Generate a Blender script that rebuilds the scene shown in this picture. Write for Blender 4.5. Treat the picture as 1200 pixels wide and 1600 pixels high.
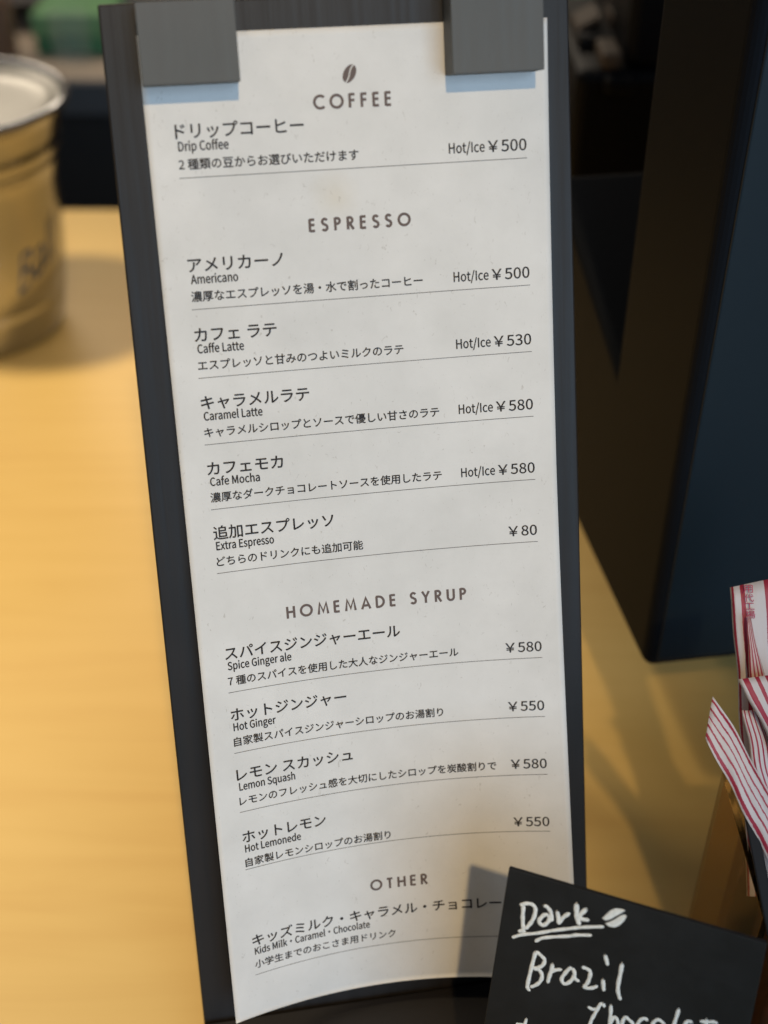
import bpy, bmesh, math, random, os
import numpy as np
from mathutils import Vector, Matrix
random.seed(7)
S = 0.001                                   # the tables below are in millimetres, the scene in metres
for o in list(bpy.data.objects): bpy.data.objects.remove(o)
scene = bpy.context.scene
col = scene.collection

# ------------------------------------------------------------------ camera
# pose of the camera relative to the menu board, solved from the printed rules of the menu
def rod(r):
    r = np.array(r, float); t = np.linalg.norm(r); k = r/t
    K = np.array([[0,-k[2],k[1]],[k[2],0,-k[0]],[-k[1],k[0],0]])
    return np.eye(3)+math.sin(t)*K+(1-math.cos(t))*K@K
RB = rod([0.2842890123721116, -0.15131978445264851, -0.07568868146140392])
TB = np.array([-1.6902273726262056, 19.144529603623106, 366.49738978939314])
LEAN = math.radians(20)
BX, BY, BN = RB[:,0], RB[:,1], -RB[:,2]
DOWN = math.cos(LEAN)*BY-math.sin(LEAN)*BN
DOWN /= np.linalg.norm(DOWN)
CAM_H = 375.0
zw = -DOWN
xw = np.array([1.0,0,0]); xw = xw-(xw@DOWN)*DOWN; xw /= np.linalg.norm(xw)
yw = np.cross(zw, xw)
M = np.stack([xw, yw, zw])
CAMP = np.array([0,0,CAM_H])
def c2w(p): return M@np.asarray(p, float)+CAMP            # camera axes (mm) -> world (mm)
def w2c(p): return M.T@(np.asarray(p, float)-CAMP)
def ray(x, y): return M@np.array([(x-600)/2000.0, (y-800)/2000.0, 1.0])
def at_depth(x, y, s): return CAMP+ray(x, y)*s
def at_z(x, y, z):
    d = ray(x, y); return CAMP+d*((z-CAM_H)/d[2])
def at_plane(x, y, p0, n):
    d = ray(x, y); return CAMP+d*(((p0-CAMP)@n)/(d@n))
def at_y(x, y, Y): return at_plane(x, y, np.array([0,Y,0.0]), np.array([0,1.0,0]))
def board(u, v, h=0.0): return c2w(TB+RB@np.array([u-52.5, v-148.5, -h]))
WX, WY, WN = M@BX, M@BY, M@BN                             # board axes in the world

cd = bpy.data.cameras.new('camera'); cam = bpy.data.objects.new('camera', cd); col.objects.link(cam)
cd.sensor_fit = 'VERTICAL'; cd.sensor_height = 24; cd.sensor_width = 18; cd.lens = 30
cd.clip_start = 0.01; cd.clip_end = 50
mw = np.eye(4); mw[:3,0] = M[:,0]; mw[:3,1] = -M[:,1]; mw[:3,2] = -M[:,2]; mw[:3,3] = CAMP*S
cam.matrix_world = Matrix(mw.tolist())
cd.dof.use_dof = True; cd.dof.focus_distance = 0.362; cd.dof.aperture_fstop = 4.8
scene.camera = cam

# ------------------------------------------------------------------ light
world = bpy.data.worlds.new('World'); scene.world = world; world.use_nodes = True
bg = world.node_tree.nodes['Background']; bg.inputs['Color'].default_value = (0.80,0.86,1.0,1); bg.inputs['Strength'].default_value = 0.10
def lamp(name, pos, target, energy, color, size, kind='AREA', size_y=None, spread=None):
    l = bpy.data.lights.new(name, kind); l.energy = energy; l.color = color
    if kind == 'AREA':
        l.shape = 'RECTANGLE' if size_y else 'DISK'; l.size = size
        if size_y: l.size_y = size_y
        if spread: l.spread = math.radians(spread)
    o = bpy.data.objects.new(name, l); col.objects.link(o)
    d = Vector(((np.array(target)-np.array(pos))*S).tolist())
    o.rotation_euler = d.to_track_quat('-Z','Y').to_euler(); o.location = Vector((np.array(pos)*S).tolist())
    return o
ctr = board(52, 150)
key = board(60, 110)+(WN*1.0-WY*0.50+WX*0.0)/math.hypot(1,.50)*1500
kl_ = lamp('ceiling_lamp', key, board(-25, 130), 43.0, (1.0,0.72,0.36), 0.045, kind='SPOT')
kl_.data.spot_size = math.radians(19.5); kl_.data.spot_blend = 0.75; kl_.data.shadow_soft_size = 0.022
k2 = board(40, 60)+(-(0.44*WX+0.89*WY)*0.99+WN*0.075)*1300
cl_ = lamp('counter_lamp', k2, np.array([-400.0,520.0,0.0]), 84.0, (1.0,0.84,0.57), 0.06, kind='SPOT')
cl_.data.spot_size = math.radians(48); cl_.data.spot_blend = 1.0; cl_.data.shadow_soft_size = 0.09
lamp('window_light', np.array([800.0,-1500.0,780.0]), ctr, 31.0, (0.47,0.69,0.93), 1.5, size_y=1.5)
lamp('back_fill', np.array([-150.0,1500.0,560.0]), np.array([-100.0,900.0,60.0]), 7.5, (1.0,0.86,0.68), 1.1, size_y=0.3)  # added fill with no known lamp; brightens the back shelf and tumbler lid
scene.view_settings.view_transform = 'Standard'; scene.view_settings.look = 'None'
scene.view_settings.exposure = 0.0; scene.view_settings.gamma = 1.0

# ------------------------------------------------------------------ materials
def mat(name, color, rough=0.5, metal=0.0, spec=None, coat=0.0, trans=0.0, ior=None):
    m = bpy.data.materials.new(name); m.use_nodes = True; b = m.node_tree.nodes['Principled BSDF']
    b.inputs['Base Color'].default_value = (*color,1); b.inputs['Roughness'].default_value = rough
    b.inputs['Metallic'].default_value = metal
    if spec is not None: b.inputs['Specular IOR Level'].default_value = spec
    if coat: b.inputs['Coat Weight'].default_value = coat; b.inputs['Coat Roughness'].default_value = 0.15
    if trans: b.inputs['Transmission Weight'].default_value = trans
    if ior: b.inputs['IOR'].default_value = ior
    return m
def N(m, t, **kw):
    n = m.node_tree.nodes.new(t)
    for k, v in kw.items(): setattr(n, k, v)
    return n
def L(m, a, b): m.node_tree.links.new(a, b)
def ramp(m, stops, interp='LINEAR'):
    r = N(m, 'ShaderNodeValToRGB'); cr = r.color_ramp; cr.interpolation = interp
    while len(cr.elements) < len(stops): cr.elements.new(0.5)
    for e, (p, c) in zip(cr.elements, stops):
        e.position = p; e.color = (*c,1) if len(c) == 3 else c
    return r
def noise(m, coord, scale, detail=4, rough=0.55, mapping=None, distort=0):
    if mapping is not None:
        mp = N(m, 'ShaderNodeMapping'); mp.inputs['Scale'].default_value = mapping; L(m, coord, mp.inputs['Vector']); coord = mp.outputs['Vector']
    n = N(m, 'ShaderNodeTexNoise'); n.inputs['Scale'].default_value = scale; n.inputs['Detail'].default_value = detail
    n.inputs['Roughness'].default_value = rough; n.inputs['Distortion'].default_value = distort
    L(m, coord, n.inputs['Vector']); return n
def bump(m, fac, strength, dist):
    b = N(m, 'ShaderNodeBump'); b.inputs['Strength'].default_value = strength; b.inputs['Distance'].default_value = dist
    L(m, fac, b.inputs['Height']); L(m, b.outputs['Normal'], m.node_tree.nodes['Principled BSDF'].inputs['Normal'])
def bsdf(m): return m.node_tree.nodes['Principled BSDF']

def grain_paint(name, c0, c1, rough, use='UV', scale=(260,7,1), spec=0.5):
    """painted wood: fine grain along the board's length; UV in metres"""
    m = mat(name, c0, rough, spec=spec); tc = N(m, 'ShaderNodeTexCoord')
    a = noise(m, tc.outputs[use], 1.0, 6, 0.6, scale)
    b = noise(m, tc.outputs[use], 28.0, 3, 0.5)
    mx = N(m, 'ShaderNodeMix'); mx.data_type = 'FLOAT'; mx.inputs[0].default_value = 0.45
    L(m, a.outputs['Fac'], mx.inputs[2]); L(m, b.outputs['Fac'], mx.inputs[3])
    r = ramp(m, [(0.34,c0),(0.66,c1)]); L(m, mx.outputs[0], r.inputs['Fac']); L(m, r.outputs['Color'], bsdf(m).inputs['Base Color'])
    rr = ramp(m, [(0.3,(rough-0.08,)*3),(0.7,(rough+0.12,)*3)]); L(m, a.outputs['Fac'], rr.inputs['Fac']); L(m, rr.outputs['Color'], bsdf(m).inputs['Roughness'])
    bump(m, a.outputs['Fac'], 0.18, 0.0003)
    return m
M_board = grain_paint('black_stained_wood', (0.013,0.0113,0.0105), (0.022,0.0185,0.0175), 0.45, scale=(420,9,1), spec=0.24)
M_block = grain_paint('grey_stained_wood', (0.088,0.091,0.089), (0.112,0.110,0.107), 0.6, scale=(300,26,1), spec=0.3)
M_card = mat('matt_black_card', (0.0085,0.0087,0.0095), 0.6, spec=0.3)
tc = N(M_card, 'ShaderNodeTexCoord'); nn = noise(M_card, tc.outputs['Object'], 900, 3); bump(M_card, nn.outputs['Fac'], 0.25, 0.0001)

nc = noise(M_card, tc.outputs['Object'], 45, 5, 0.7); rc = ramp(M_card, [(0.4,(0.0080,0.0082,0.0090)),(0.75,(0.0135,0.0135,0.0140))]); L(M_card, nc.outputs['Fac'], rc.inputs['Fac']); L(M_card, rc.outputs['Color'], bsdf(M_card).inputs['Base Color'])
rq = ramp(M_card, [(0.3,(0.45,)*3),(0.7,(0.68,)*3)]); L(M_card, nc.outputs['Fac'], rq.inputs['Fac']); L(M_card, rq.outputs['Color'], bsdf(M_card).inputs['Roughness'])
M_paper = mat('off_white_paper', (0.70,0.69,0.665), 0.85, spec=0.2)
tc = N(M_paper, 'ShaderNodeTexCoord')
n1 = noise(M_paper, tc.outputs['Object'], 55, 5, 0.6); r1 = ramp(M_paper, [(0.30,(0.665,0.645,0.622)),(0.70,(0.745,0.722,0.700))])
L(M_paper, n1.outputs['Fac'], r1.inputs['Fac'])
n2 = noise(M_paper, tc.outputs['Object'], 900, 2, 0.5, (1.0,0.35,0.6), 1.5)
r2 = ramp(M_paper, [(0.0,(1,1,1)),(0.675,(1,1,1)),(0.76,(0.80,0.785,0.765))]); L(M_paper, n2.outputs['Fac'], r2.inputs['Fac'])
mx = N(M_paper, 'ShaderNodeMix'); mx.data_type = 'RGBA'; mx.blend_type = 'MULTIPLY'; mx.inputs[0].default_value = 1
L(M_paper, r1.outputs['Color'], mx.inputs[6]); L(M_paper, r2.outputs['Color'], mx.inputs[7])
# a faint brown coffee stain below the first rule
sp = board(47, 42); vd = N(M_paper, 'ShaderNodeVectorMath', operation='DISTANCE'); vd.inputs[1].default_value = (0,0,0)
L(M_paper, tc.outputs['Object'], vd.inputs[0]); STAIN = vd
na = N(M_paper, 'ShaderNodeMath', operation='MULTIPLY_ADD'); na.inputs[1].default_value = 0.008
L(M_paper, n1.outputs['Fac'], na.inputs[0]); L(M_paper, vd.outputs['Value'], na.inputs[2])
rs = ramp(M_paper, [(0.0055,(0.97,0.93,0.85)),(0.0095,(1,1,1))]); L(M_paper, na.outputs[0], rs.inputs['Fac'])
mx2 = N(M_paper, 'ShaderNodeMix'); mx2.data_type = 'RGBA'; mx2.blend_type = 'MULTIPLY'; mx2.inputs[0].default_value = 1
L(M_paper, mx.outputs[2], mx2.inputs[6]); L(M_paper, rs.outputs['Color'], mx2.inputs[7]); L(M_paper, mx2.outputs[2], bsdf(M_paper).inputs['Base Color'])
nb = noise(M_paper, tc.outputs['Object'], 1500, 3); bump(M_paper, nb.outputs['Fac'], 0.35, 0.0001)

M_ink = mat('black_ink', (0.028,0.024,0.024), 0.7, spec=0.2)
M_inkbrown = mat('brown_grey_ink', (0.14,0.105,0.095), 0.7, spec=0.2)
M_rule = mat('grey_rule_ink', (0.11,0.10,0.095), 0.7, spec=0.2)
M_chalk = mat('white_marker_paint', (0.80,0.79,0.75), 0.7)
tc = N(M_chalk, 'ShaderNodeTexCoord'); nn = noise(M_chalk, tc.outputs['Object'], 1400, 3)
rr = ramp(M_chalk, [(0.3,(0.66,0.655,0.62)),(0.6,(0.84,0.83,0.79))]); L(M_chalk, nn.outputs['Fac'], rr.inputs['Fac']); L(M_chalk, rr.outputs['Color'], bsdf(M_chalk).inputs['Base Color'])

M_wood = mat('pale_yellow_wood', (0.6,0.4,0.15), 0.42)
tc = N(M_wood, 'ShaderNodeTexCoord')
a = noise(M_wood, tc.outputs['Object'], 1.0, 8, 0.62, (5,60,8), 1.2)
b = noise(M_wood, tc.outputs['Object'], 3.2, 4, 0.5, (1.0,2.6,1))
w = N(M_wood, 'ShaderNodeTexWave'); w.wave_type = 'BANDS'; w.bands_direction = 'Y'; w.inputs['Scale'].default_value = 9; w.inputs['Distortion'].default_value = 7; w.inputs['Detail'].default_value = 3; w.inputs['Detail Scale'].default_value = 1.2
mp = N(M_wood, 'ShaderNodeMapping'); mp.inputs['Scale'].default_value = (0.5,2.0,1); L(M_wood, tc.outputs['Object'], mp.inputs['Vector']); L(M_wood, mp.outputs['Vector'], w.inputs['Vector'])
m1 = N(M_wood, 'ShaderNodeMix'); m1.data_type = 'FLOAT'; m1.inputs[0].default_value = 0.12; L(M_wood, a.outputs['Fac'], m1.inputs[2]); L(M_wood, w.outputs['Fac'], m1.inputs[3])
m2 = N(M_wood, 'ShaderNodeMix'); m2.data_type = 'FLOAT'; m2.inputs[0].default_value = 0.4; L(M_wood, m1.outputs[0], m2.inputs[2]); L(M_wood, b.outputs['Fac'], m2.inputs[3])
rr = ramp(M_wood, [(0.3,(0.62,0.395,0.128)),(0.5,(0.66,0.44,0.148)),(0.7,(0.69,0.465,0.165))])
L(M_wood, m2.outputs[0], rr.inputs['Fac']); L(M_wood, rr.outputs['Color'], bsdf(M_wood).inputs['Base Color'])
bump(M_wood, a.outputs['Fac'], 0.15, 0.0004)

M_metal = mat('brushed_metal', (0.42,0.42,0.43), 0.28, metal=1.0)
tc = N(M_metal, 'ShaderNodeTexCoord'); a = noise(M_metal, tc.outputs['Object'], 1.0, 4, 0.6, (20,20,900))
rr = ramp(M_metal, [(0.3,(0.16,)*3),(0.7,(0.28,)*3)]); L(M_metal, a.outputs['Fac'], rr.inputs['Fac']); L(M_metal, rr.outputs['Color'], bsdf(M_metal).inputs['Roughness'])
M_blue = mat('dark_blue_print', (0.03,0.06,0.11), 0.5)
M_machine = mat('dark_plastic', (0.0070,0.0085,0.0115), 0.6, spec=0.06)
tc = N(M_machine, 'ShaderNodeTexCoord'); nn = noise(M_machine, tc.outputs['Object'], 1600, 2); bump(M_machine, nn.outputs['Fac'], 0.25, 0.00015)
M_front = mat('black_panel_blue_reflection', (0.008,0.016,0.024), 0.35, spec=0.3)  # blue in the base colour stands in for a window reflection
M_black = mat('black_enamel', (0.005,0.005,0.006), 0.5, spec=0.12)
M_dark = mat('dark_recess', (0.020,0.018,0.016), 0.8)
M_shelf = mat('pale_shelf_edge', (0.42,0.33,0.25), 0.5)
M_rail = mat('grey_rail', (0.075,0.078,0.08), 0.4)
M_wall = mat('dark_brown_wall', (0.055,0.042,0.032), 0.8)
M_green = mat('green_card', (0.045,0.19,0.085), 0.45)
tc = N(M_green, 'ShaderNodeTexCoord'); nn = noise(M_green, tc.outputs['Object'], 14, 3)
rr = ramp(M_green, [(0.3,(0.025,0.13,0.06)),(0.7,(0.07,0.25,0.11))]); L(M_green, nn.outputs['Fac'], rr.inputs['Fac']); L(M_green, rr.outputs['Color'], bsdf(M_green).inputs['Base Color'])
M_lidgreen = mat('pale_green_lid', (0.16,0.34,0.15), 0.4)
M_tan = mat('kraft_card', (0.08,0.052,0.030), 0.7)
M_glass = mat('clear_glass', (0.6,0.65,0.6), 0.08); bsdf(M_glass).inputs['Alpha'].default_value = 0.06
M_acryl = mat('amber_acrylic', (0.74,0.60,0.44), 0.08, trans=1.0, ior=1.08)
M_orange = mat('orange_brown_sleeve', (0.10,0.034,0.012), 0.5)
M_maroon = mat('dark_maroon_packet', (0.060,0.012,0.008), 0.5)

# ------------------------------------------------------------------ object helpers
def tag(o, label=None, cat=None, group=None, kind=None):
    for k, v in (('label',label),('category',cat),('group',group),('kind',kind)):
        if v: o[k] = v
    return o
def thing(name, base, label, cat, group=None):
    o = bpy.data.objects.new(name, None); o.empty_display_size = 0.01; col.objects.link(o)
    o.location = Vector((np.asarray(base)*S).tolist()); return tag(o, label, cat, group)
def mesh(name, verts, faces, material, parent=None, base=None, smooth=False, uvs=None, bevel=0, seg=2):
    """verts in world millimetres; the object's origin is its parent's origin, or `base`"""
    if parent is not None:
        org = np.array(parent.get('_org', [0,0,0])) if '_org' in parent else np.array(parent.location)/S
    else: org = np.asarray(base if base is not None else (0,0,0), float)
    V = (np.asarray(verts, float)-org)*S
    me = bpy.data.meshes.new(name); me.from_pydata(V.tolist(), [], [list(f) for f in faces]); me.validate()
    if uvs is not None:
        uv = me.uv_layers.new(name='UVMap')
        for lp in me.loops: uv.data[lp.index].uv = uvs[lp.vertex_index]
    me.materials.append(material)
    if smooth:
        for p in me.polygons: p.use_smooth = True
    o = bpy.data.objects.new(name, me); col.objects.link(o)
    if parent is not None:
        o.parent = parent
    else: o.location = Vector((org*S).tolist())
    if bevel:
        md = o.modifiers.new('bevel', 'BEVEL'); md.width = bevel*S; md.segments = seg; md.limit_method = 'ANGLE'; md.angle_limit = math.radians(30)
    me.update(); return o
def fix_normals(o):
    bm = bmesh.new(); bm.from_mesh(o.data); bmesh.ops.recalc_face_normals(bm, faces=bm.faces); bm.to_mesh(o.data); bm.free(); return o
BOXF = [(0,3,2,1),(4,5,6,7),(0,1,5,4),(1,2,6,5),(2,3,7,6),(3,0,4,7)]
def hexa(name, p, material, parent=None, base=None, bevel=0, seg=2, uvs=None):
    return fix_normals(mesh(name, p, BOXF, material, parent, base, bevel=bevel, seg=seg, uvs=uvs))
def box(name, x0, x1, y0, y1, z0, z1, material, parent=None, base=None, bevel=0):
    return hexa(name, [(x0,y0,z0),(x1,y0,z0),(x1,y1,z0),(x0,y1,z0),(x0,y0,z1),(x1,y0,z1),(x1,y1,z1),(x0,y1,z1)], material, parent, base, bevel)
def bbox(name, corners, h0, h1, material, parent=None, base=None, bevel=0, seg=2):
    """a block on the board: corners = 4 (u,v) pairs, from height h0 to h1; UV follows the board"""
    p = [board(u,v,h0) for u,v in corners]+[board(u,v,h1) for u,v in corners]
    uv = [(u*S,v*S) for u,v in corners]*2
    return hexa(name, p, material, parent, base, bevel, seg, uvs=uv)
def extrude(name, poly, vec, material, parent=None, base=None, bevel=0, seg=3):
    n = len(poly); poly = [np.asarray(q, float) for q in poly]
    V = poly+[q+np.asarray(vec) for q in poly]
    F = [tuple(range(n)), tuple(range(2*n-1, n-1, -1))]+[(i,(i+1)%n,n+(i+1)%n,n+i) for i in range(n)]
    return fix_normals(mesh(name, V, F, material, parent, base, bevel=bevel, seg=seg))
def lathe(name, prof, centre, material, parent=None, base=None, n=96):
    V = []; F = []
    for r, z in prof:
        for k in range(n):
            a = 2*math.pi*k/n; V.append((centre[0]+r*math.cos(a), centre[1]+r*math.sin(a), centre[2]+z))
    for i in range(len(prof)-1):
        for k in range(n): F.append((i*n+k, i*n+(k+1)%n, (i+1)*n+(k+1)%n, (i+1)*n+k))
    return mesh(name, V, F, material, parent, base, smooth=True)

# ------------------------------------------------------------------ counter and background (setting)
YB = at_z(140, 326, 0)[1]                                  # far edge of the counter
box('counter', -1300, 1500, -700, YB, -34, 0, M_wood, bevel=2)['kind'] = 'structure'
YW = YB+620
box('back_wall', -1600, 2200, YW, YW+30, -700, 900, M_wall)['kind'] = 'structure'
box('floor', -1600, 2200, YB-300, YW, -720, -700, M_dark)['kind'] = 'structure'

YS = YB+260                                                # front of the back shelf
z_lo = at_y(110, 181, YS)[2]; z_mid = at_y(110, 133, YS)[2]; z_top = at_y(110, 124, YS)[2]
cab = thing('back_shelf', (0, YS, -700), 'low dark back shelf with a pale edge beyond the far side of the counter', 'shelf')
box('cabinet_body', -1100, 1300, YS+22, YS+330, -700, z_lo-1, M_dark, cab)
box('front_rail', -1100, 1300, YS+2, YS+20, z_lo, z_mid, M_rail, cab, bevel=1)
box('shelf_board', -1100, 1300, YS, YS+330, z_mid+0.5, z_top, M_shelf, cab, bevel=1)
# pale upper shelf crossing the very top of the picture
ub = at_y(60, 7, YS+150)[2]
us = thing('upper_shelf', (0, YS+150, ub), 'pale upper shelf edge across the very top left of the picture', 'shelf')
box('shelf_board', -1100, 1300, YS+150, YS+335, ub, ub+22, M_shelf, us, bevel=1)
box('shelf_bracket', -900, -880, YS+170, YS+330, ub-30, ub-0.5, M_rail, us)

def carton(name, xl, xr, ytop, yb, Y, depth, material, label, cat, lid=None):
    """a carton standing on the back shelf; lid = (pixel row of the lid's lower edge, material)"""
    a = at_y(xl, yb, Y); b = at_y(xr, yb, Y); zt = at_y((xl+xr)/2, ytop, Y)[2]
    t = thing(name, ((a[0]+b[0])/2, Y+depth/2, z_top), label, cat)
    zl = at_y((xl+xr)/2, lid[0], Y)[2] if lid else zt
    box('carton_body', a[0], b[0], Y, Y+depth, z_top+0.5, zl, material, t, bevel=2)
    if lid: box('carton_lid', a[0]-2, b[0]+2, Y-2, Y+depth+2, zl+0.3, zt, lid[1], t, bevel=2)
    return t
carton('green_carton', 62, 178, 22, 106, YS+70, 90, M_green, 'green carton with a paler green lid on the back shelf, left of the menu board', 'carton', (58, M_lidgreen))
carton('green_carton', 880, 946, 4, 60, YS+70, 90, M_green, 'dark green carton on the back shelf, right of the menu board', 'carton')
# little glass in front of the green carton
g0 = at_y(117, 108, YS+40); g0[2] = z_top+0.5
gl = lathe('drinking_glass', [(0.1,0.3),(15,0.3),(17,2),(19,52),(17.8,52),(15.8,4),(0.1,3.5)], g0, M_glass, base=g0, n=48)
tag(gl, 'small clear glass standing in front of the green carton on the back shelf', 'glass')
# round brown jar at the far left
j0 = at_y(-14, 112, YS+60); j0[2] = z_top+0.5
jar = thing('jar', j0, 'round brown jar cut off by the left edge of the picture, on the back shelf', 'jar')
lathe('jar_body', [(0.1,0),(26,0),(28,3),(28,48),(22,56),(20,58),(20,60),(0.1,60)], j0, mat('brown_glaze', (0.16,0.095,0.06), 0.25), jar, n=48)
lathe('jar_lid', [(0.1,60.4),(22,60.4),(22,68),(18,71),(0.1,71.5)], j0, M_tan, jar, n=48)

# ------------------------------------------------------------------ metal tumbler
cb = at_z(-28, 508, 0)
cup = thing('metal_tumbler', cb, 'brushed metal tumbler with rolled rim and dark blue script at the left edge', 'tumbler')
prof = [(0.1,1.5),(44,1.5),(46,0.4),(49.5,1.2),(51.8,4),(52.6,10),(53.0,22),(53.4,25),(52.6,26.5),(52.7,28),(53.6,30),(54.2,45),(54.5,60),(54.7,72),(54.6,84),(54.2,96),
        (54.4,104),(55.2,106),(56.0,108),(55.4,110),(55.4,113),(56.4,115),(56.8,117),(56.2,119),(56.8,125),(58.5,131),(60.5,135.5),(62.6,137.2),(64.2,138.6),(64.6,140.4),(63.9,142),(62.4,142.4),(61.0,141.4),
        (60.0,138.5),(57.5,133),(55.5,128),(54.6,120),(53.4,100),(53.0,60),(51.5,12),(48,4),(0.1,3.5)]
fr = lambda z: float(np.interp(z, [0,21,53,83,105,118,129,141], [0.962,1.006,1.06,1.062,1.113,1.142,1.155,1.107]))
prof = [(q*fr(z), z) for q, z in prof]
lathe('cup_body', prof, cb, M_metal, cup, n=128)
M_lid = mat('satin_lid_metal', (0.30,0.29,0.27), 0.34, metal=0.7)
lathe('lid', [(q*1.12, z) for q, z in [(0.1,136.4),(20,135.8),(46,134.6),(52,135.2),(56.0,137.2),(58.8,139.6),(59.6,138.8),(57,134.2),(52,132.8),(0.1,133.0)]], cb, M_lid, cup, n=96)

# ------------------------------------------------------------------ lettering helpers
FONT = None
try:
    root = os.path.join(bpy.utils.resource_path('LOCAL'), 'datafiles', 'fonts', 'Noto Sans CJK Regular.woff2')
    if os.path.exists(root): FONT = bpy.data.fonts.load(root)          # comes with Blender itself
except Exception: FONT = None
def text_mesh(body, shear=0.0, off=0.0):
    c = bpy.data.curves.new('t', 'FONT'); c.body = body; c.resolution_u = 3; c.shear = shear; c.offset = off
    if FONT: c.font = FONT
    o = bpy.data.objects.new('t', c); col.objects.link(o); bpy.context.view_layer.update()
    dg = bpy.context.evaluated_depsgraph_get(); me = bpy.data.meshes.new_from_object(o.evaluated_get(dg))
    V = np.array([v.co[:] for v in me.vertices])[:, :2]; F = [tuple(p.vertices) for p in me.polygons]
    bpy.data.objects.remove(o); bpy.data.curves.remove(c); bpy.data.meshes.remove(me)
    return V, F
_cap = text_mesh('H')[0]; CAP = _cap[:,1].max()-_cap[:,1].min(); BASE = _cap[:,1].min()
def lay_text(body, u0, u1, vbase, em, wt=1.0):
    """glyph vertices on the sheet: fitted between u0 and u1, baseline at vbase, em in mm"""
    V, F = text_mesh(body); k = em*0.733/CAP
    x0, x1 = V[:,0].min(), V[:,0].max()
    P = np.stack([u0+(V[:,0]-x0)*(u1-u0)/(x1-x0), vbase-(V[:,1]-BASE)*k], 1)
    out = []; G = []; b = 0.055*wt
    for i, (du, dv) in enumerate(((-b,0),(b,0),(0,-b),(0,b))):      # ink gain: the print is a little fatter than the type
        G += [tuple(q+len(out) for q in f) for f in F]; out += [(p[0]+du, p[1]+dv, 0.004*i) for p in P]
    return out, G
def bold(V): return V
def strokes(polys, width, taper=None):
    """flat ribbons with round ends; each stroke returned as (verts2d, faces)"""
    out = []
    for pl in polys:
        P = [np.array(p, float) for p in pl]; n = len(P); V = []; F = []
        closed = np.allclose(P[0], P[-1]) and n > 3
        wd = [(width[i] if isinstance(width, (list,tuple)) else width)/2 for i in range(n)]
        for i in range(n):
            if closed and i in (0, n-1): a, b = P[n-2], P[1]
            else: a, b = P[max(i-1,0)], P[min(i+1,n-1)]
            if (0 < i < n-1) or closed:
                d1 = P[i]-a; d2 = b-P[i]; d1 /= np.linalg.norm(d1)+1e-9; d2 /= np.linalg.norm(d2)+1e-9
                d = d1+d2; ln = np.linalg.norm(d); d = d/(ln+1e-9); sc = min(1.0/max(ln/2,0.45), 1.8)
            else: d = b-a; d /= np.linalg.norm(d)+1e-9; sc = 1
            nn_ = np.array([-d[1], d[0]])*wd[i]*sc; V += [P[i]-nn_, P[i]+nn_]
        for i in range(n-1): F.append((2*i,2*i+2,2*i+3,2*i+1))
        out.append((V, F))
    return out
def arc(cx, cy, rx, ry, a0, a1, n=20): return [(cx+rx*math.cos(math.radians(a0+(a1-a0)*i/n)), cy+ry*math.sin(math.radians(a0+(a1-a0)*i/n))) for i in range(n+1)]
# geometric capitals, unit cap height, y up, stroke centre lines
GEO = {
 'C': (0.80, [arc(0.50,0.5,0.44,0.44,48,312,26)]), 'O': (0.98, [arc(0.49,0.5,0.44,0.44,0,360,36)]),
 'F': (0.46, [[(0.06,0),(0.06,1)],[(0.06,0.94),(0.44,0.94)],[(0.06,0.53),(0.41,0.53)]]),
 'E': (0.48, [[(0.06,0),(0.06,1)],[(0.06,0.94),(0.45,0.94)],[(0.06,0.53),(0.43,0.53)],[(0.06,0.06),(0.45,0.06)]]),
 'S': (0.52, [arc(0.26,0.735,0.19,0.205,25,250,16)[:-1]+[(0.26,0.515)]+arc(0.25,0.27,0.20,0.215,75,-150,16)]),
 'P': (0.50, [[(0.06,0),(0.06,1)],[(0.06,0.94),(0.22,0.94)]+arc(0.22,0.725,0.21,0.215,90,-90,12)[1:]+[(0.06,0.51)]]),
 'R': (0.54, [[(0.06,0),(0.06,1)],[(0.06,0.94),(0.22,0.94)]+arc(0.22,0.725,0.21,0.215,90,-90,12)[1:]+[(0.06,0.51)],[(0.20,0.50),(0.50,0.0)]]),
 'H': (0.66, [[(0.06,0),(0.06,1)],[(0.60,0),(0.60,1)],[(0.06,0.53),(0.60,0.53)]]),
 'M': (0.88, [[(0.05,0),(0.17,0.94),(0.44,0.20),(0.71,0.94),(0.83,0)]]),
 'A': (0.76, [[(0.04,0),(0.38,0.95),(0.72,0)],[(0.15,0.30),(0.61,0.30)]]),
 'D': (0.70, [[(0.06,0.06),(0.06,0.94)],[(0.0,0.94),(0.22,0.94)]+arc(0.22,0.5,0.42,0.44,90,-90,20)[1:]+[(0.0,0.06)]]),
 'Y': (0.64, [[(0.04,1),(0.32,0.48),(0.60,1)],[(0.32,0.50),(0.32,0)]]),
 'U': (0.62, [[(0.06,1),(0.06,0.33)]+arc(0.31,0.33,0.25,0.27,180,360,14)[1:]+[(0.56,1)]]),
 'T': (0.50, [[(0.0,0.94),(0.50,0.94)],[(0.25,0.94),(0.25,0)]]), ' ': (0.30, [])}

# ------------------------------------------------------------------ the menu board
VB = (CAM_H+(w2c(board(52.5,148.5))@DOWN)*0-(w2c(board(52.5,0))@DOWN)) / (BY@DOWN)   # v at which the face meets the counter
VB = (CAM_H-(w2c(board(52.5,0))@DOWN))/(BY@DOWN)
base = board(52, VB); base[2] = 0
mb = thing('menu_board', base, 'tall black stained wooden board leaning back on the counter, carrying the coffee menu', 'menu board')
TH = 9.0
VE = VB-0.3
bbox('board_panel', [(-8.7,-7.6),(110.9,-7.6),(114.3,VE),(-10.0,VE)], -TH, -0.4, M_board, mb, bevel=0.5)
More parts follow.
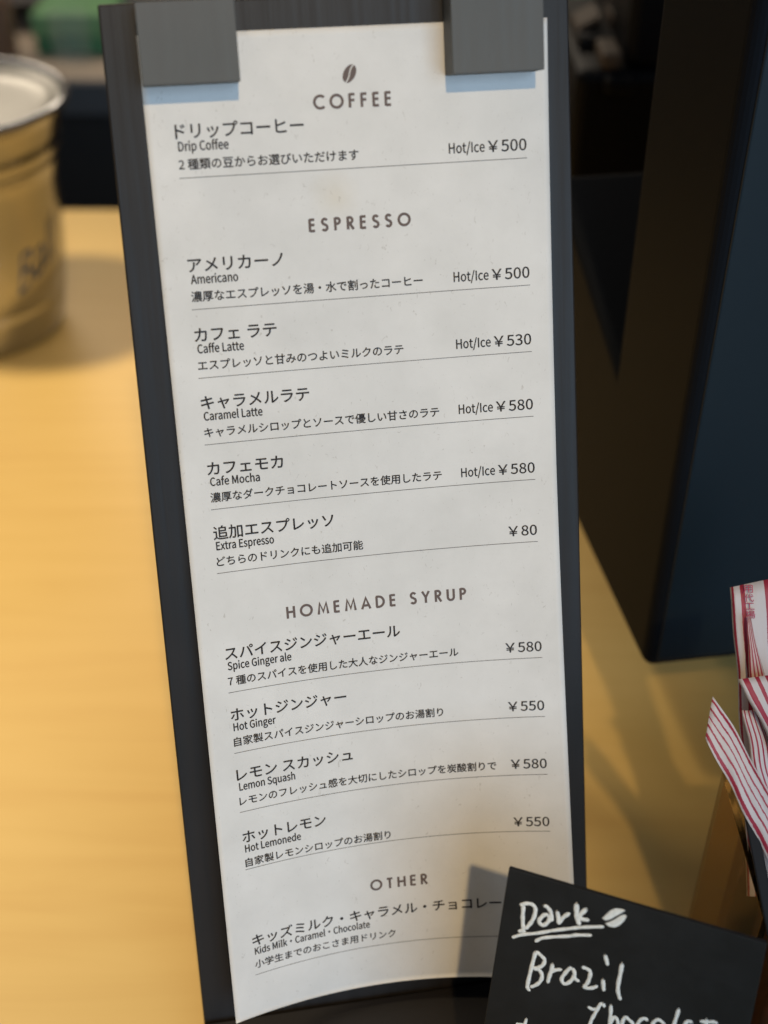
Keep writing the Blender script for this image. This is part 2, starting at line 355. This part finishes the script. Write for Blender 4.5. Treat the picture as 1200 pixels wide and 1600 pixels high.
# black rail along the foot of the board, standing on the counter in front of its face
fl = board(-10.0, VE, 0.2); fr_ = board(114.3, VE, 0.2); wh = np.array([WN[0],WN[1],0])/np.hypot(WN[0],WN[1])*18
lf = []
for q in (fl, fr_): lf.append(np.array([q[0],q[1],0.3]))
bk = WN*0
hexa('base_rail', [lf[0]+wh, lf[1]+wh, lf[1]+wh*0.08, lf[0]+wh*0.08]+[q+np.array([0,0,12.0]) for q in (lf[0]+wh, lf[1]+wh, lf[1]-wh*0.20, lf[0]-wh*0.20)], M_board, mb, bevel=0.8)
# rear strut that props the leaning board
pt = board(52, 60, -TH-0.5); foot = np.array([pt[0], pt[1], 0.5])+np.array([WN[0],WN[1],0])/np.hypot(WN[0],WN[1])*-75
wv = WX*14
hexa('rear_strut', [foot-wv, foot+wv, foot+wv+np.array([0,6,0]), foot-wv+np.array([0,6,0]), pt-wv, pt+wv, pt+wv+np.array([0,6,0]), pt-wv+np.array([0,6,0])], M_board, mb)

def holder(u0, u1, v0, v1, h, label):
    c = [(u0,v0),(u1,v0),(u1,v1),(u0,v1)]
    o = bbox('holding_block', c, 0.35, h, M_block, base=board((u0+u1)/2,(v0+v1)/2,0), bevel=0.25)
    return tag(o, label, 'block', 'square blocks clamping the top of the menu sheet')
holder(0.4, 24.2, -6.8, 12.3, 10, 'grey wooden block holding the top left corner of the menu sheet')
holder(77.5, 101.3, -6.9, 13.1, 10, 'grey wooden block holding the top right corner of the menu sheet')

# ------------------------------------------------------------------ the menu sheet
HC = [24.306736140579126,-7.610989519932778,-9.396614242203892,-21.234956698489608,10.27420150343504,8.440190706430585,5.303965026006505,-2.2545015223634746,3.0086515241231937,7.882379164284606,10.661239871158347,-4.193841333602455,-5.425697634357041]
def lift(u, v):
    """how far the curling sheet stands off the board"""
    x = (u-52.5)/52.5; s = max(0.0, (v-120)/180.0); q = (v-10)/290.0; c = HC
    h = s**2*(c[0]+c[1]*x+c[2]*x*x)+s**3*(c[3]+c[4]*x+c[5]*x*x)+s*c[6]*x*x+q*(c[7]*x+c[8]*x*x)+q*q*(c[9]*x+c[10]*x*x)+q**3*(c[11]*x+c[12]*x*x)
    lo = 0.12
    return lo+0.5*((h-lo)+math.sqrt((h-lo)**2+0.01)) if v > 0 else lo+0.05
def sheet(u, v, off=0.0): return board(u, v, lift(u, v)+off)
PL = 280.4
paper_org = board(52.5, 0)
nu, nv = 64, 150
V = []; F = []
for j in range(nv+1):
    for i in range(nu+1): V.append(sheet(105.0*i/nu, PL*j/nv))
for j in range(nv+1):
    for i in range(nu+1): V.append(sheet(105.0*i/nu, PL*j/nv, -0.11))
k = (nu+1)*(nv+1)
for j in range(nv):
    for i in range(nu):
        a = j*(nu+1)+i; F += [(a,a+nu+1,a+nu+2,a+1), (k+a,k+a+1,k+a+nu+2,k+a+nu+1)]
for j in range(nv):
    for i in (0, nu):
        a = j*(nu+1)+i; F.append((a,a+nu+1,k+a+nu+1,k+a) if i else (a,k+a,k+a+nu+1,a+nu+1))
for i in range(nu):
    for j in (0, nv):
        a = j*(nu+1)+i; F.append((a,a+1,k+a+1,k+a))
menu = thing('menu_sheet', paper_org, 'long off-white coffee menu sheet in Japanese and English, its lower end curling off the board', 'menu')
pap = mesh('paper', V, F, M_paper, menu, smooth=True)
STAIN.inputs[1].default_value = tuple(((sheet(47,42)-paper_org)*S).tolist())

def print_on(name, V2, F, m, off=0.06):
    return mesh(name, [sheet(p[0], p[1], off+(p[2] if len(p) > 2 else 0)) for p in V2], F, m, menu)
def merge(parts):
    V = []; F = []
    for k_, (v, f) in enumerate(parts):
        n = len(V); V += [(p[0], p[1], k_) for p in v]; F += [tuple(i+n for i in q) for q in f]
    return V, F
def print_strokes(name, parts, m, off=0.06):
    V, F = merge(parts)
    return mesh(name, [sheet(u, v, off+0.004*(k_ % 6)) for u, v, k_ in V], F, m, menu)

def heading(word, u0, u1, vc, cap, th):
    total = sum(GEO[c][0] for c in word); gap = ((u1-u0)/cap-total)/(len(word)-1)
    parts = []; x = 0
    for c in word:
        w, st = GEO[c]
        for p in st:
            parts += strokes([[(u0+(x+a)*cap, vc+cap/2-b*cap) for a, b in p]], th)
        x += w+gap
    print_strokes('heading', parts, M_inkbrown)
heading('COFFEE', 42.9, 63.1, 17.9, 3.45, 0.69)
heading('ESPRESSO', 39.6, 66.6, 48.6, 3.3, 0.69)
heading('HOMEMADE SYRUP', 25.6, 77.6, 155.15, 3.5, 0.69)
heading('OTHER', 44.2, 61.6, 244.8, 3.5, 0.69)
# printed coffee bean, two lobes split by an S line
ang = math.radians(57); parts = []
for sgn in (1,-1):
    pts = []; n = 22
    sc = [(-1+2*i/n) for i in range(n+1)]
    for t in sc: pts.append((t*2.45, sgn*1.62*math.sqrt(max(0,1-t*t))))
    for t in reversed(sc):
        y = 0.34*math.sin(t*2.6)+sgn*0.17
        lim = 1.62*math.sqrt(max(0,1-t*t)); y = max(-lim, min(lim, y)); pts.append((t*2.45, y))
    P = [(52.6+x*math.cos(ang)-y*math.sin(ang)*0.92, 11.35-(x*math.sin(ang)+y*math.cos(ang))) for x, y in pts]
    m_ = n+1; F = [(i, i+1, 2*m_-2-i, 2*m_-1-i) for i in range(n)]
    parts.append((P, F))
print_strokes('coffee_bean_icon', parts, M_inkbrown)

V1, V2_, PITCH, V7, V11 = 34.71, 68.20, 18.21, 176.0, 265.96
rows = [
 (V1, 'ドリップコーヒー', 39.9, 'Drip Coffee', 20.35, '2 種類の豆からお選びいただけます', 53.75, 'HI', '￥500', 0),
 (V2_, 'アメリカーノ', 32.08, 'Americano', 19.92, '濃厚なエスプレッソを湯・水で割ったコーヒー', 69.2, 'HI', '￥500', 0),
 (V2_+PITCH, 'カフェ ラテ', 28.95, 'Caffe Latte', 19.91, 'エスプレッソと甘みのつよいミルクのラテ', 63.04, 'HI', '￥530', 0),
 (V2_+2*PITCH, 'キャラメルラテ', 36.46, 'Caramel Latte', 23.4, 'キャラメルシロップとソースで優しい甘さのラテ', 72.2, 'HI', '￥580', 0),
 (V2_+3*PITCH, 'カフェモカ', 27.9, 'Cafe Mocha', 21.2, '濃厚なダークチョコレートソースを使用したラテ', 72.2, 'HI', '￥580', 0),
 (V2_+4*PITCH, '追加エスプレッソ', 40.77, 'Extra Espresso', 23.66, 'どちらのドリンクにも追加可能', 48.68, '', '￥80', 0),
 (V7, 'スパイスジンジャーエール', 57.8, 'Spice Ginger ale', 25.8, '7 種のスパイスを使用した大人なジンジャーエール', 74.5, '', '￥580', 0),
 (V7+PITCH, 'ホットジンジャー', 40.8, 'Hot Ginger', 19.8, '自家製スパイスジンジャーシロップのお湯割り', 69.1, '', '￥550', 0),
 (V7+2*PITCH, 'レモン スカッシュ', 41.4, 'Lemon Squash', 24.0, 'レモンのフレッシュ感を大切にしたシロップを炭酸割りで', 84.0, '', '￥580', 0),
 (V7+3*PITCH, 'ホットレモン', 32.0, 'Hot Lemonede', 24.2, '自家製レモンシロップのお湯割り', 51.2, '', '￥550', 1.2),
 (V11, 'キッズミルク・キャラメル・チョコレート', 87.6, 'Kids Milk・Caramel・Chocolate', 43.1, '小学生までのおこさま用ドリンク', 50.9, '', '', -0.2)]
for v, title, tu, eng, eu, desc, du, hi, price, dv in rows:
    print_on('item_name', *lay_text(title, 7.2, tu, v-11.45+dv+1.55, 4.2, 1.3), M_ink)
    print_on('english_name', *lay_text(eng, 7.65, eu, v-7.5+dv+0.84, 3.12, 1.3), M_ink)
    print_on('description_line', *lay_text(desc, 7.35, du, v-3.3+dv+1.08, 2.95), M_ink)
    if hi: print_on('hot_ice_note', *lay_text('Hot/Ice', 77.8, 87.4, v-3.45+1.2, 3.5), M_ink)
    if price:
        w = 8.1 if price == '￥80' else 10.4
        print_on('price', *lay_text(price, 98.75-w, 98.75, v-3.45+dv*0.3+1.4, 3.95), M_ink)
    n = 60; a = []
    rv = []; rf = []
    for i in range(n+1):
        u = 7.14+91.72*i/n; rv += [(u, v-0.085), (u, v+0.085)]
        if i: rf.append((2*i-2, 2*i-1, 2*i+1, 2*i))
    print_on('rule_line', rv, rf, M_rule, 0.05)

# ------------------------------------------------------------------ black card with white handwriting
ce = np.array([.94,.203,-.275]); ce = ce-(ce@DOWN)*DOWN; ce /= np.linalg.norm(ce)
cf = np.cross(DOWN, ce)                                    # horizontal, towards the viewer
cl = math.radians(15)
cq = math.cos(cl)*DOWN+math.sin(cl)*cf; cq /= np.linalg.norm(cq)
cnrm = np.cross(cq, ce)                                    # towards the back
TLc = 330*np.array([(795-600)/2000,(1357-800)/2000,1.0])
E_, Q_, Nn = M@ce, M@cq, M@cnrm
if (CAMP-c2w(TLc))@Nn < 0: Nn = -Nn
TL = c2w(TLc)
lenq = TL[2]/(-Q_[2])-0.3
W_ = 65.2
skew = 4.0
cardbase = TL+E_*W_/2+Q_*lenq; cardbase[2] = 0
card = thing('chalk_card', cardbase, 'black card with white handwriting reading Dark and Brazil, leaning in front of the menu board', 'card')
p = [TL, TL+E_*W_, TL+E_*(W_+skew)+Q_*lenq, TL+Q_*lenq]
hexa('card_panel', [q-Nn*1.4 for q in p]+p, M_card, card, bevel=0.2)
def onc(x, y): return at_plane(x, y, TL, Nn)
def handwriting(name, strokes_px, wpx, material=M_chalk):
    """marker strokes given on the card; a low rounded ridge of paint along each"""
    k_ = 0
    for st in strokes_px:
        wl = wpx
        if isinstance(st, tuple): st, wl = st
        P3 = [onc(x, y) for x, y in st]
        # resample smoothly (Catmull-Rom)
        R = []
        for i in range(len(P3)-1):
            a, b, c, d = P3[max(i-1,0)], P3[i], P3[i+1], P3[min(i+2,len(P3)-1)]
            for t in np.linspace(0,1,7)[:-1]:
                R.append(0.5*((2*b)+(-a+c)*t+(2*a-5*b+4*c-d)*t*t+(-a+3*b-3*c+d)*t**3))
        R.append(P3[-1]); n = len(R)
        hw = wl*0.17/2
        V = []; F = []; m_ = 7
        for i in range(n):
            d = R[min(i+1,n-1)]-R[max(i-1,0)]; d = d/(np.linalg.norm(d)+1e-9); sd = np.cross(d, Nn)
            e = min(i, n-1-i); f = 1.0 if e > 1 else (0.62 if e == 0 else 0.92)
            wv_ = hw*f*(1+0.10*math.sin(i*0.9+len(st)))
            for j in range(m_):
                a = math.pi*j/(m_-1); V.append(R[i]+sd*math.cos(a)*wv_+Nn*(0.02+0.16*math.sin(a)+0.01*(k_ % 3)))
        for i in range(n-1):
            for j in range(m_-1): F.append((i*m_+j, i*m_+j+1, (i+1)*m_+j+1, (i+1)*m_+j))
        # rounded ends
        for i0, sg in ((0,-1),(n-1,1)):
            d = (R[1]-R[0]) if i0 == 0 else (R[-1]-R[-2]); d = d/(np.linalg.norm(d)+1e-9)
            tip = len(V); V.append(R[i0]+d*sg*hw*0.7+Nn*0.02)
            for j in range(m_-1): F.append((tip, i0*m_+j, i0*m_+j+1))
        yield V, F
        k_ += 1
def write(name, sts, w):
    V = []; F = []
    for v, f in handwriting(name, sts, w):
        n = len(V); V += v; F += [tuple(i+n for i in q) for q in f]
    return mesh(name, V, F, M_chalk, card, smooth=True)
def cr(ox, oy, sc, pts): return [(ox+x/sc, oy+y/sc) for x, y in pts]
A_ = lambda pts: cr(790,1400,12,pts)
B_ = lambda pts: cr(880,1400,12,pts)
C_ = lambda pts: cr(815,1480,12,pts)
D_ = lambda pts: cr(900,1480,12,pts)
G_ = lambda pts: cr(900,1550,10.9,pts)
K_ = lambda pts: cr(1000,1550,9.23,pts)
write('word_dark', [
    A_([(335,170),(325,300),(320,450),(330,590),(335,640)]), A_([(245,662),(300,650),(360,660)]),
    A_([(280,165),(380,140),(480,150),(550,210),(555,300),(520,420),(450,530),(375,610)]),
    A_([(720,180),(790,215),(845,300),(860,400),(870,460)]),
    A_([(800,350),(730,350),(660,410),(625,475),(690,550),(770,510),(820,440),(810,370)]),
    A_([(965,285),(985,380),(990,510)]), A_([(995,520),(1060,420),(1150,350)])+B_([(110,325)]),
    (B_([(250,140),(250,280),(260,400),(300,530)]), 7.5), (B_([(430,240),(370,300),(300,370)]), 7), (B_([(270,370),(350,430),(470,450)]), 7)], 6.2)
write('underline', [A_([(130,775),(300,725),(600,695),(900,645),(1190,610)])+B_([(300,590),(500,580),(750,575)]),
    A_([(560,850),(680,790),(900,765),(1190,750)])+B_([(250,730),(520,735)])], 5.6)
def lobe(top, bot):
    n = 14
    def samp(pl):
        out = []
        d = np.cumsum([0]+[math.dist(pl[i],pl[i+1]) for i in range(len(pl)-1)])
        for t in np.linspace(0, d[-1], n): out.append((np.interp(t,d,[q[0] for q in pl]), np.interp(t,d,[q[1] for q in pl])))
        return out
    a, b = samp(top), samp(bot); V = []; F = []
    for i in range(n):
        for j in range(7):
            t = j/6; x = a[i][0]*(1-t)+b[i][0]*t; y = a[i][1]*(1-t)+b[i][1]*t
            hgt = 0.02+0.18*math.sqrt(max(0,1-(2*t-1)**2)); V.append(onc(x,y)+Nn*hgt)
        if i:
            for j in range(6): F.append(((i-1)*7+j,(i-1)*7+j+1,i*7+j+1,i*7+j))
    return V, F
v1, f1 = lobe(B_([(730,410),(800,350),(880,270),(980,230),(1080,240),(1160,265)]), B_([(730,410),(790,460),(880,440),(980,380),(1080,330),(1160,275)]))
v2, f2 = lobe(B_([(790,510),(880,480),(980,430),(1070,370),(1150,345),(1190,375)]), B_([(790,510),(860,575),(960,590),(1060,550),(1150,460),(1190,375)]))
mesh('bean_drawing', v1+v2, f1+[tuple(i+len(v1) for i in q) for q in f2], M_chalk, card, smooth=True)
write('word_brazil', [
    C_([(265,80),(215,260),(160,480),(110,700),(110,760),(145,810)]),
    C_([(270,80),(370,160),(430,240),(400,330),(330,375),(230,390)]), C_([(230,400),(330,430),(380,520),(360,620),(280,700),(170,745)]),
    C_([(580,310),(560,420),(520,540),(490,660)]), C_([(560,470),(620,430),(740,415)]),
    C_([(950,400),(900,400),(820,480),(750,590),(780,670),(850,680),(940,610),(990,520),(980,440),(950,400)]), C_([(985,520),(1000,590),(1070,635)]),
    D_([(115,375),(200,400),(265,460),(255,560),(210,670),(150,730)]), D_([(130,740),(220,765),(310,760),(390,730)]),
    D_([(545,145),(570,240),(590,330)]), D_([(505,605),(510,700),(520,810)]), D_([(865,300),(830,500),(790,700),(790,850),(830,980)])], 6.0)
write('word_chocolate', [
    G_([(205,250),(270,290),(340,290)]), G_([(480,230),(430,200),(380,260),(320,370),(260,480),(230,600),(250,700),(330,720)]), G_([(460,190),(480,250)]),
    G_([(595,220),(590,350),(580,480),(550,700)]), G_([(570,560),(640,430),(700,470),(720,600),(720,700)]),
    G_([(800,700),(780,560),(830,430),(900,470),(960,530),(980,620),(940,700)]),
    K_([(110,410),(60,380),(0,410),(-50,500),(-30,600)]),
    K_([(350,460),(270,400),(200,430),(170,520),(200,620),(300,610),(350,520),(350,460)]),
    K_([(560,240),(530,340),(490,470),(470,620)]), K_([(750,440),(690,420),(640,480),(620,600),(680,640),(750,560)]),
    K_([(870,420),(960,430),(1060,430),(1110,450)]), K_([(960,390),(950,500),(960,640)])], 5.6)
write('asterisk_mark', [cr(780,1560,15,[(640,470),(600,600),(560,720)]), cr(780,1560,15,[(400,590),(560,620),(700,690)])], 5.0)

# ------------------------------------------------------------------ black machine at the right
P0 = at_depth(1006, 1047, 470)
e1 = M@(np.array([-393.,-1471.,2000.])); e1[2] = 0; e1 /= np.linalg.norm(e1)      # its side runs away from the viewer
e2 = np.array([e1[1], -e1[0], 0.0])                                             # its front runs to the right
up = np.array([0,0,1.0])
side = lambda x, y: at_plane(x, y, P0, e2)
outline = [side(1006,1047), side(874,764), side(868,272), side(963,572), side(1037,-60), P0+up*0]
ztop = side(1037,-60)[2]
outline[-1] = np.array([P0[0],P0[1],ztop+30])
outline[4][2] = ztop+30
mc = thing('black_machine', (P0[0],P0[1],0), 'large black machine, its glossy front tinted blue as a reflection, raised on feet at the right edge', 'machine')
extrude('machine_housing', outline, e2*240, M_machine, mc, bevel=4.5, seg=5)
# front panel, a hair proud of the housing and inset from its rounded edges
fp = [P0+e2*4.2+up*4.5-e1*0.8, P0+e2*235+up*4.5-e1*0.8, P0+e2*235+up*(ztop-P0[2]+20)-e1*0.8, P0+e2*4.2+up*(ztop-P0[2]+20)-e1*0.8]
hexa('front_panel', fp+[q+e1*1.6 for q in fp], M_front, mc, bevel=0.6)
pq = [P0+e2*i+e1*j for i, j in ((52,58),(212,58),(212,190),(52,190))]
hexa('shade_block', [np.array([q[0],q[1],6.0]) for q in pq]+[np.array([q[0],q[1],P0[2]+1]) for q in pq], M_black, mc, bevel=2)  # added block that keeps light out from under the housing
for a, b in ((68, 74), (196, 74), (68, 174), (196, 174)):
    c = P0+e2*a+e1*b; q = [np.array([c[0],c[1],0.2])+e2*i+e1*j for i, j in ((-12,-12),(12,-12),(12,12),(-12,12))]
    hexa('foot', q+[np.array([r[0],r[1],5.6]) for r in q], M_black, mc, bevel=1.5)

# black appliance behind, in the gap between board and machine
ap0 = at_z(880, 560, 0)
YA = ap0[1]
xa0 = at_y(884, 300, YA)[0]; xa1 = at_y(1075, 300, YA)[0]; xcol = at_y(983, 60, YA)[0]
zlow = at_y(940, 112, YA)[2]; zhi = at_y(1000, -60, YA)[2]
apl = thing('coffee_grinder', ((xa0+xa1)/2, YA+60, 0), 'tall black appliance in deep shadow between the menu board and the black machine', 'appliance')
box('appliance_body', xa0, xa1, YA, YA+150, 0.5, zlow, M_black, apl, bevel=5)
box('appliance_column', xcol, xa1, YA+3, YA+147, zlow+0.5, zhi, M_black, apl, bevel=5)
gx = at_y(962, 118, YA)[0]
box('control_knob', gx-6, gx+10, YA-9, YA-0.5, zlow-9, zlow-1, M_black, apl, bevel=2)
# kraft packets lying on the appliance
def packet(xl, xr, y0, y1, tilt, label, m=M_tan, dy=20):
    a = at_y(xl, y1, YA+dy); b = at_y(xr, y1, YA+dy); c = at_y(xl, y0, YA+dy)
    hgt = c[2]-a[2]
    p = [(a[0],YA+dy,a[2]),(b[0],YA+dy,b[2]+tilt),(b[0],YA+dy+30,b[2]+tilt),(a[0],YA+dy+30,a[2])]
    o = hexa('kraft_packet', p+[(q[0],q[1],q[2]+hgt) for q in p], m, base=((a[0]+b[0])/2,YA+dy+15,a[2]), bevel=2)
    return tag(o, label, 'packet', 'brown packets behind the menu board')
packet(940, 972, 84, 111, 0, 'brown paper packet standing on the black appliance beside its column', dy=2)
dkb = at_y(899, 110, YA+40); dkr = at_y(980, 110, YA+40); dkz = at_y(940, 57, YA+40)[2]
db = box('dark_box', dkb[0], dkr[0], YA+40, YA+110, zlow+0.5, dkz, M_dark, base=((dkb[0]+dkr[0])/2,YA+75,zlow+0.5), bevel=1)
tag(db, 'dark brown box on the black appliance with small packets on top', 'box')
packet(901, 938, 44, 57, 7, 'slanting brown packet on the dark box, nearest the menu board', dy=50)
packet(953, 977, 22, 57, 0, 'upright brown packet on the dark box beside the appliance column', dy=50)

# ------------------------------------------------------------------ sugar sticks in their holder
def stripe_mat(name, stripes, jitter=0.03, base_c=(0.60,0.53,0.515), red=(0.36,0.022,0.05)):
    m = mat(name, base_c, 0.55); tc = N(m, 'ShaderNodeTexCoord'); sx = N(m, 'ShaderNodeSeparateXYZ'); L(m, tc.outputs['UV'], sx.inputs[0])
    nz = noise(m, tc.outputs['UV'], 1.0, 3, 0.6, (3,0.9,1)); nf = noise(m, tc.outputs['UV'], 1.0, 4, 0.8, (10,5.0,1))
    a1 = N(m, 'ShaderNodeMath', operation='MULTIPLY_ADD'); a1.inputs[1].default_value = jitter; L(m, nz.outputs['Fac'], a1.inputs[0]); L(m, sx.outputs['X'], a1.inputs[2])
    a2 = N(m, 'ShaderNodeMath', operation='MULTIPLY_ADD'); a2.inputs[1].default_value = jitter*1.1; L(m, nf.outputs['Fac'], a2.inputs[0]); L(m, a1.outputs[0], a2.inputs[2])
    a3 = N(m, 'ShaderNodeMath', operation='SUBTRACT'); a3.inputs[1].default_value = jitter*1.05; L(m, a2.outputs[0], a3.inputs[0])
    st = [(0.0, base_c)]
    for c, w in stripes: st += [(max(0.001,c-w/2), red), (min(0.999,c+w/2), base_c)]
    r = ramp(m, st, 'CONSTANT'); L(m, a3.outputs[0], r.inputs['Fac']); L(m, r.outputs['Color'], bsdf(m).inputs['Base Color'])
    bp = noise(m, tc.outputs['UV'], 1.0, 3, 0.6, (2,0.35,1)); bump(m, bp.outputs['Fac'], 0.8, 0.0012)
    bsdf(m).inputs['Subsurface Weight'].default_value = 0.0
    return m
HB = at_depth(1128, 1206, 388)                              # rear left corner of the holder's rim
hz = HB[2]
hold = thing('stick_holder', (HB[0]+34, HB[1]-30, 0), 'amber see-through holder full of sugar sticks at the lower right edge', 'holder')
hx0, hx1, hy0, hy1 = HB[0], HB[0]+76, HB[1]-52, HB[1]
def wall(name, x0, x1, y0, y1): return box(name, x0, x1, y0, y1, 2.2, hz, M_acryl, hold, bevel=0.4)
wall('left_pane', hx0, hx0+2, hy0, hy1); wall('right_pane', hx1-2, hx1, hy0, hy1)
wall('front_pane', hx0+2.1, hx1-2.1, hy0, hy0+2); wall('rear_pane', hx0+2.1, hx1-2.1, hy1-2, hy1)
box('base_plate', hx0, hx1, hy0, hy1, 0.3, 2.0, M_acryl, hold)
slv = box('paper_sleeve', hx0+9, hx1-4, hy1-12, hy1-5, 2.4, hz-18, M_orange, base=(hx0+35,hy1-9,2.4)); tag(slv, 'orange brown paper sleeve standing inside the amber holder at its rear', 'sleeve')
dv_ = box('dark_packet', hx0+13, hx1-6, hy0+10, hy0+30, 2.4, hz-32, M_maroon, base=(hx0+40,hy0+20,2.4), bevel=1); tag(dv_, 'dark maroon packet inside the amber holder beneath the sugar sticks', 'packet')
b0, b1 = at_depth(1163, 1225, 352), at_depth(1216, 1500, 342)
M_stir = mat('matt_black_plastic', (0.010,0.010,0.012), 0.65, spec=0.2)
wv = np.array([3.2,0,0]); dd = np.array([0,2.4,0])
st = hexa('black_stirrer', [b1-wv/2, b1+wv/2, b1+wv/2+dd, b1-wv/2+dd, b0-wv/2, b0+wv/2, b0+wv/2+dd, b0-wv/2+dd], M_stir, base=b1, bevel=0.4)
tag(st, 'thin black stirrer leaning in the holder under the striped sugar sticks', 'stirrer')

def stick(left, right, thick, material, label, crimp=8.0, nseg=26, ncross=12, wobble=0.0):
    """a flat paper tube between two edge lines, each [(x, y, depth)]; sealed flat at its upper end"""
    def samp(pl):
        P = [at_depth(*q) for q in pl]; d = np.cumsum([0]+[np.linalg.norm(P[i+1]-P[i]) for i in range(len(P)-1)])
        return [np.array([np.interp(t, d, [q[k] for q in P]) for k in range(3)]) for t in np.linspace(0, d[-1], nseg)], d[-1]
    A, la = samp(left); B, lb = samp(right); V = []; F = []; UV = []
    for i in range(nseg):
        a, b = A[i], B[i]; w = np.linalg.norm(b-a)
        t = (A[min(i+1,nseg-1)]-A[max(i-1,0)]); nrm = np.cross(b-a, t); nrm /= np.linalg.norm(nrm)
        if (CAMP-a)@nrm < 0: nrm = -nrm
        ed = np.cross(nrm, t); ed /= np.linalg.norm(ed)+1e-9
        a = a+ed*0.22*math.sin(i*0.83+left[0][0])+nrm*0.25*math.sin(i*0.47+left[0][1]); b = b+ed*0.22*math.sin(i*0.71+left[0][1])+nrm*0.25*math.sin(i*0.59+left[0][0])
        s = la*i/(nseg-1); th = thick*(0.12+0.88*min(1.0, s/crimp))/2
        for side_ in (1,-1):
            for j in range(ncross+1):
                x = j/ncross; y = math.sqrt(max(0, 1-(2*x-1)**2))
                rip = wobble*math.sin(x*9+s*0.35)*(1 if side_ > 0 else 0)
                V.append(a*(1-x)+b*x+nrm*(side_*th*y+rip)); UV.append((x, s/max(w,1)*1.0))
    m_ = ncross+1; row = 2*m_
    for i in range(nseg-1):
        for j in range(ncross):
            F.append((i*row+j, i*row+j+1, (i+1)*row+j+1, (i+1)*row+j))
            F.append((i*row+m_+j, (i+1)*row+m_+j, (i+1)*row+m_+j+1, i*row+m_+j+1))
    for i in (0, nseg-1):
        for j in range(ncross): F.append((i*row+j, i*row+m_+j, i*row+m_+j+1, i*row+j+1))
    base_ = (A[-1]+B[-1])/2
    o = mesh('sugar_stick', V, F, material, base=base_, smooth=True, uvs=UV)
    bm = bmesh.new(); bm.from_mesh(o.data); bmesh.ops.remove_doubles(bm, verts=bm.verts, dist=1e-6); bmesh.ops.recalc_face_normals(bm, faces=bm.faces); bm.to_mesh(o.data); bm.free()
    return tag(o, label, 'sugar stick', 'striped sugar sticks in the amber holder')
R1 = stripe_mat('wide_red_stripes', [(0.035,0.035),(0.195,0.075),(0.605,0.08),(0.86,0.06)], 0.02)
R2 = stripe_mat('narrow_red_stripes', [(0.10,0.10),(0.33,0.06),(0.52,0.045),(0.70,0.05),(0.90,0.07)], 0.06)
R3 = stripe_mat('fold_red_stripes', [(0.08,0.10),(0.32,0.11),(0.56,0.11),(0.80,0.11)], 0.01, base_c=(0.60,0.44,0.41))
R4 = stripe_mat('bold_red_stripes', [(0.16,0.13),(0.42,0.09),(0.66,0.12),(0.90,0.08)], 0.03)
s1 = stick([(1139,918,372),(1144,965,372),(1151,1045,371),(1157,1150,370),(1164,1260,368),(1172,1400,366)], [(1232,898,372),(1236,960,372),(1240,1045,371),(1243,1150,370),(1246,1260,368),(1248,1400,366)], 2.2, R1, 'tallest upright sugar stick, printed with red characters between wide stripes')
s2 = stick([(1168,963,368.5),(1166,985,368.2),(1170,1030,367.5),(1174,1080,367),(1180,1200,366),(1190,1330,365)], [(1172,963,368.5),(1180,1000,368.2),(1192,1040,367.5),(1200,1080,367),(1214,1200,366),(1226,1330,365)], 2.0, R3, 'thin pinkish sugar stick with fine lines tapering to a point against the tallest stick', crimp=20)
s3 = stick([(1152,1062,361),(1176,1105,360.5),(1200,1152,360),(1240,1250,359),(1262,1330,358)], [(1222,1052,361),(1240,1105,360.5),(1262,1152,360),(1300,1250,359),(1322,1330,358)], 2.4, R4, 'sugar stick with bold ragged red stripes in front of the tallest stick')
s4 = stick([(1160,1110,364),(1167,1150,363.7),(1176,1200,363.3),(1190,1260,363),(1215,1350,362)], [(1186,1110,364),(1196,1150,363.7),(1207,1200,363.3),(1224,1260,363),(1250,1350,362)], 2.0, stripe_mat('lined_red_stripes', [(0.15,0.08),(0.4,0.09),(0.64,0.08),(0.88,0.08)], 0.02), 'lined sugar stick wedged below the bold striped one and behind the leaning one', crimp=3)
s5 = stick([(1102,1155,350),(1117,1182,350),(1140,1226,350),(1170,1285,349),(1204,1350,348),(1250,1440,346)], [(1114,1087,352),(1148,1138,351),(1176,1190,350.5),(1205,1245,350),(1240,1310,349),(1286,1400,347)], 2.6, R2, 'sugar stick leaning out to the left over the rim of the amber holder', crimp=14, wobble=0.15)
# printed characters on the tallest stick
def print_on_stick(body, x, y0, y1, hpx, s):
    V2, F = text_mesh(body, off=0.012*CAP); V2 = V2-V2.min(0); ext = V2.max(0)
    return [at_depth(x+(q[0]/ext[0])*hpx+0.07*((1-q[1]/ext[1])*(y1-y0)), y0+(1-q[1]/ext[1])*(y1-y0), s) for q in V2], F
M_redink = mat('red_ink', (0.40,0.03,0.07), 0.6)
Vt = []; Ft = []
y = 914
for ch, hh in (('用',14),('代',14),('工',12),('場',14)):
    v, f = print_on_stick(ch, 1161+(y-914)*0.09, y, y+hh-1.5, 15, 370.2); n = len(Vt); Vt += v; Ft += [tuple(i+n for i in q) for q in f]; y += hh
o = mesh('stick_lettering', Vt, Ft, M_redink, s1)
# characters on the cup
V2, F = text_mesh('Ball', 0.35); V2 = V2-V2.min(0); ext = V2.max(0)
to_cam = math.atan2(CAMP[1]-cb[1], CAMP[0]-cb[0])
ct = []
for q in V2:
    s_ = q[0]/ext[0]; z = 40+(q[1]/ext[1])*24+s_*16; a = to_cam+0.42+s_*0.62
    zz = z; r = np.interp(zz, [30,45,60,72,84,96], [53.6,54.2,54.5,54.7,54.6,54.2])*fr(zz)+0.3
    ct.append((cb[0]+r*math.cos(a), cb[1]+r*math.sin(a), zz))
mesh('script_logo', ct, F, M_blue, cup)
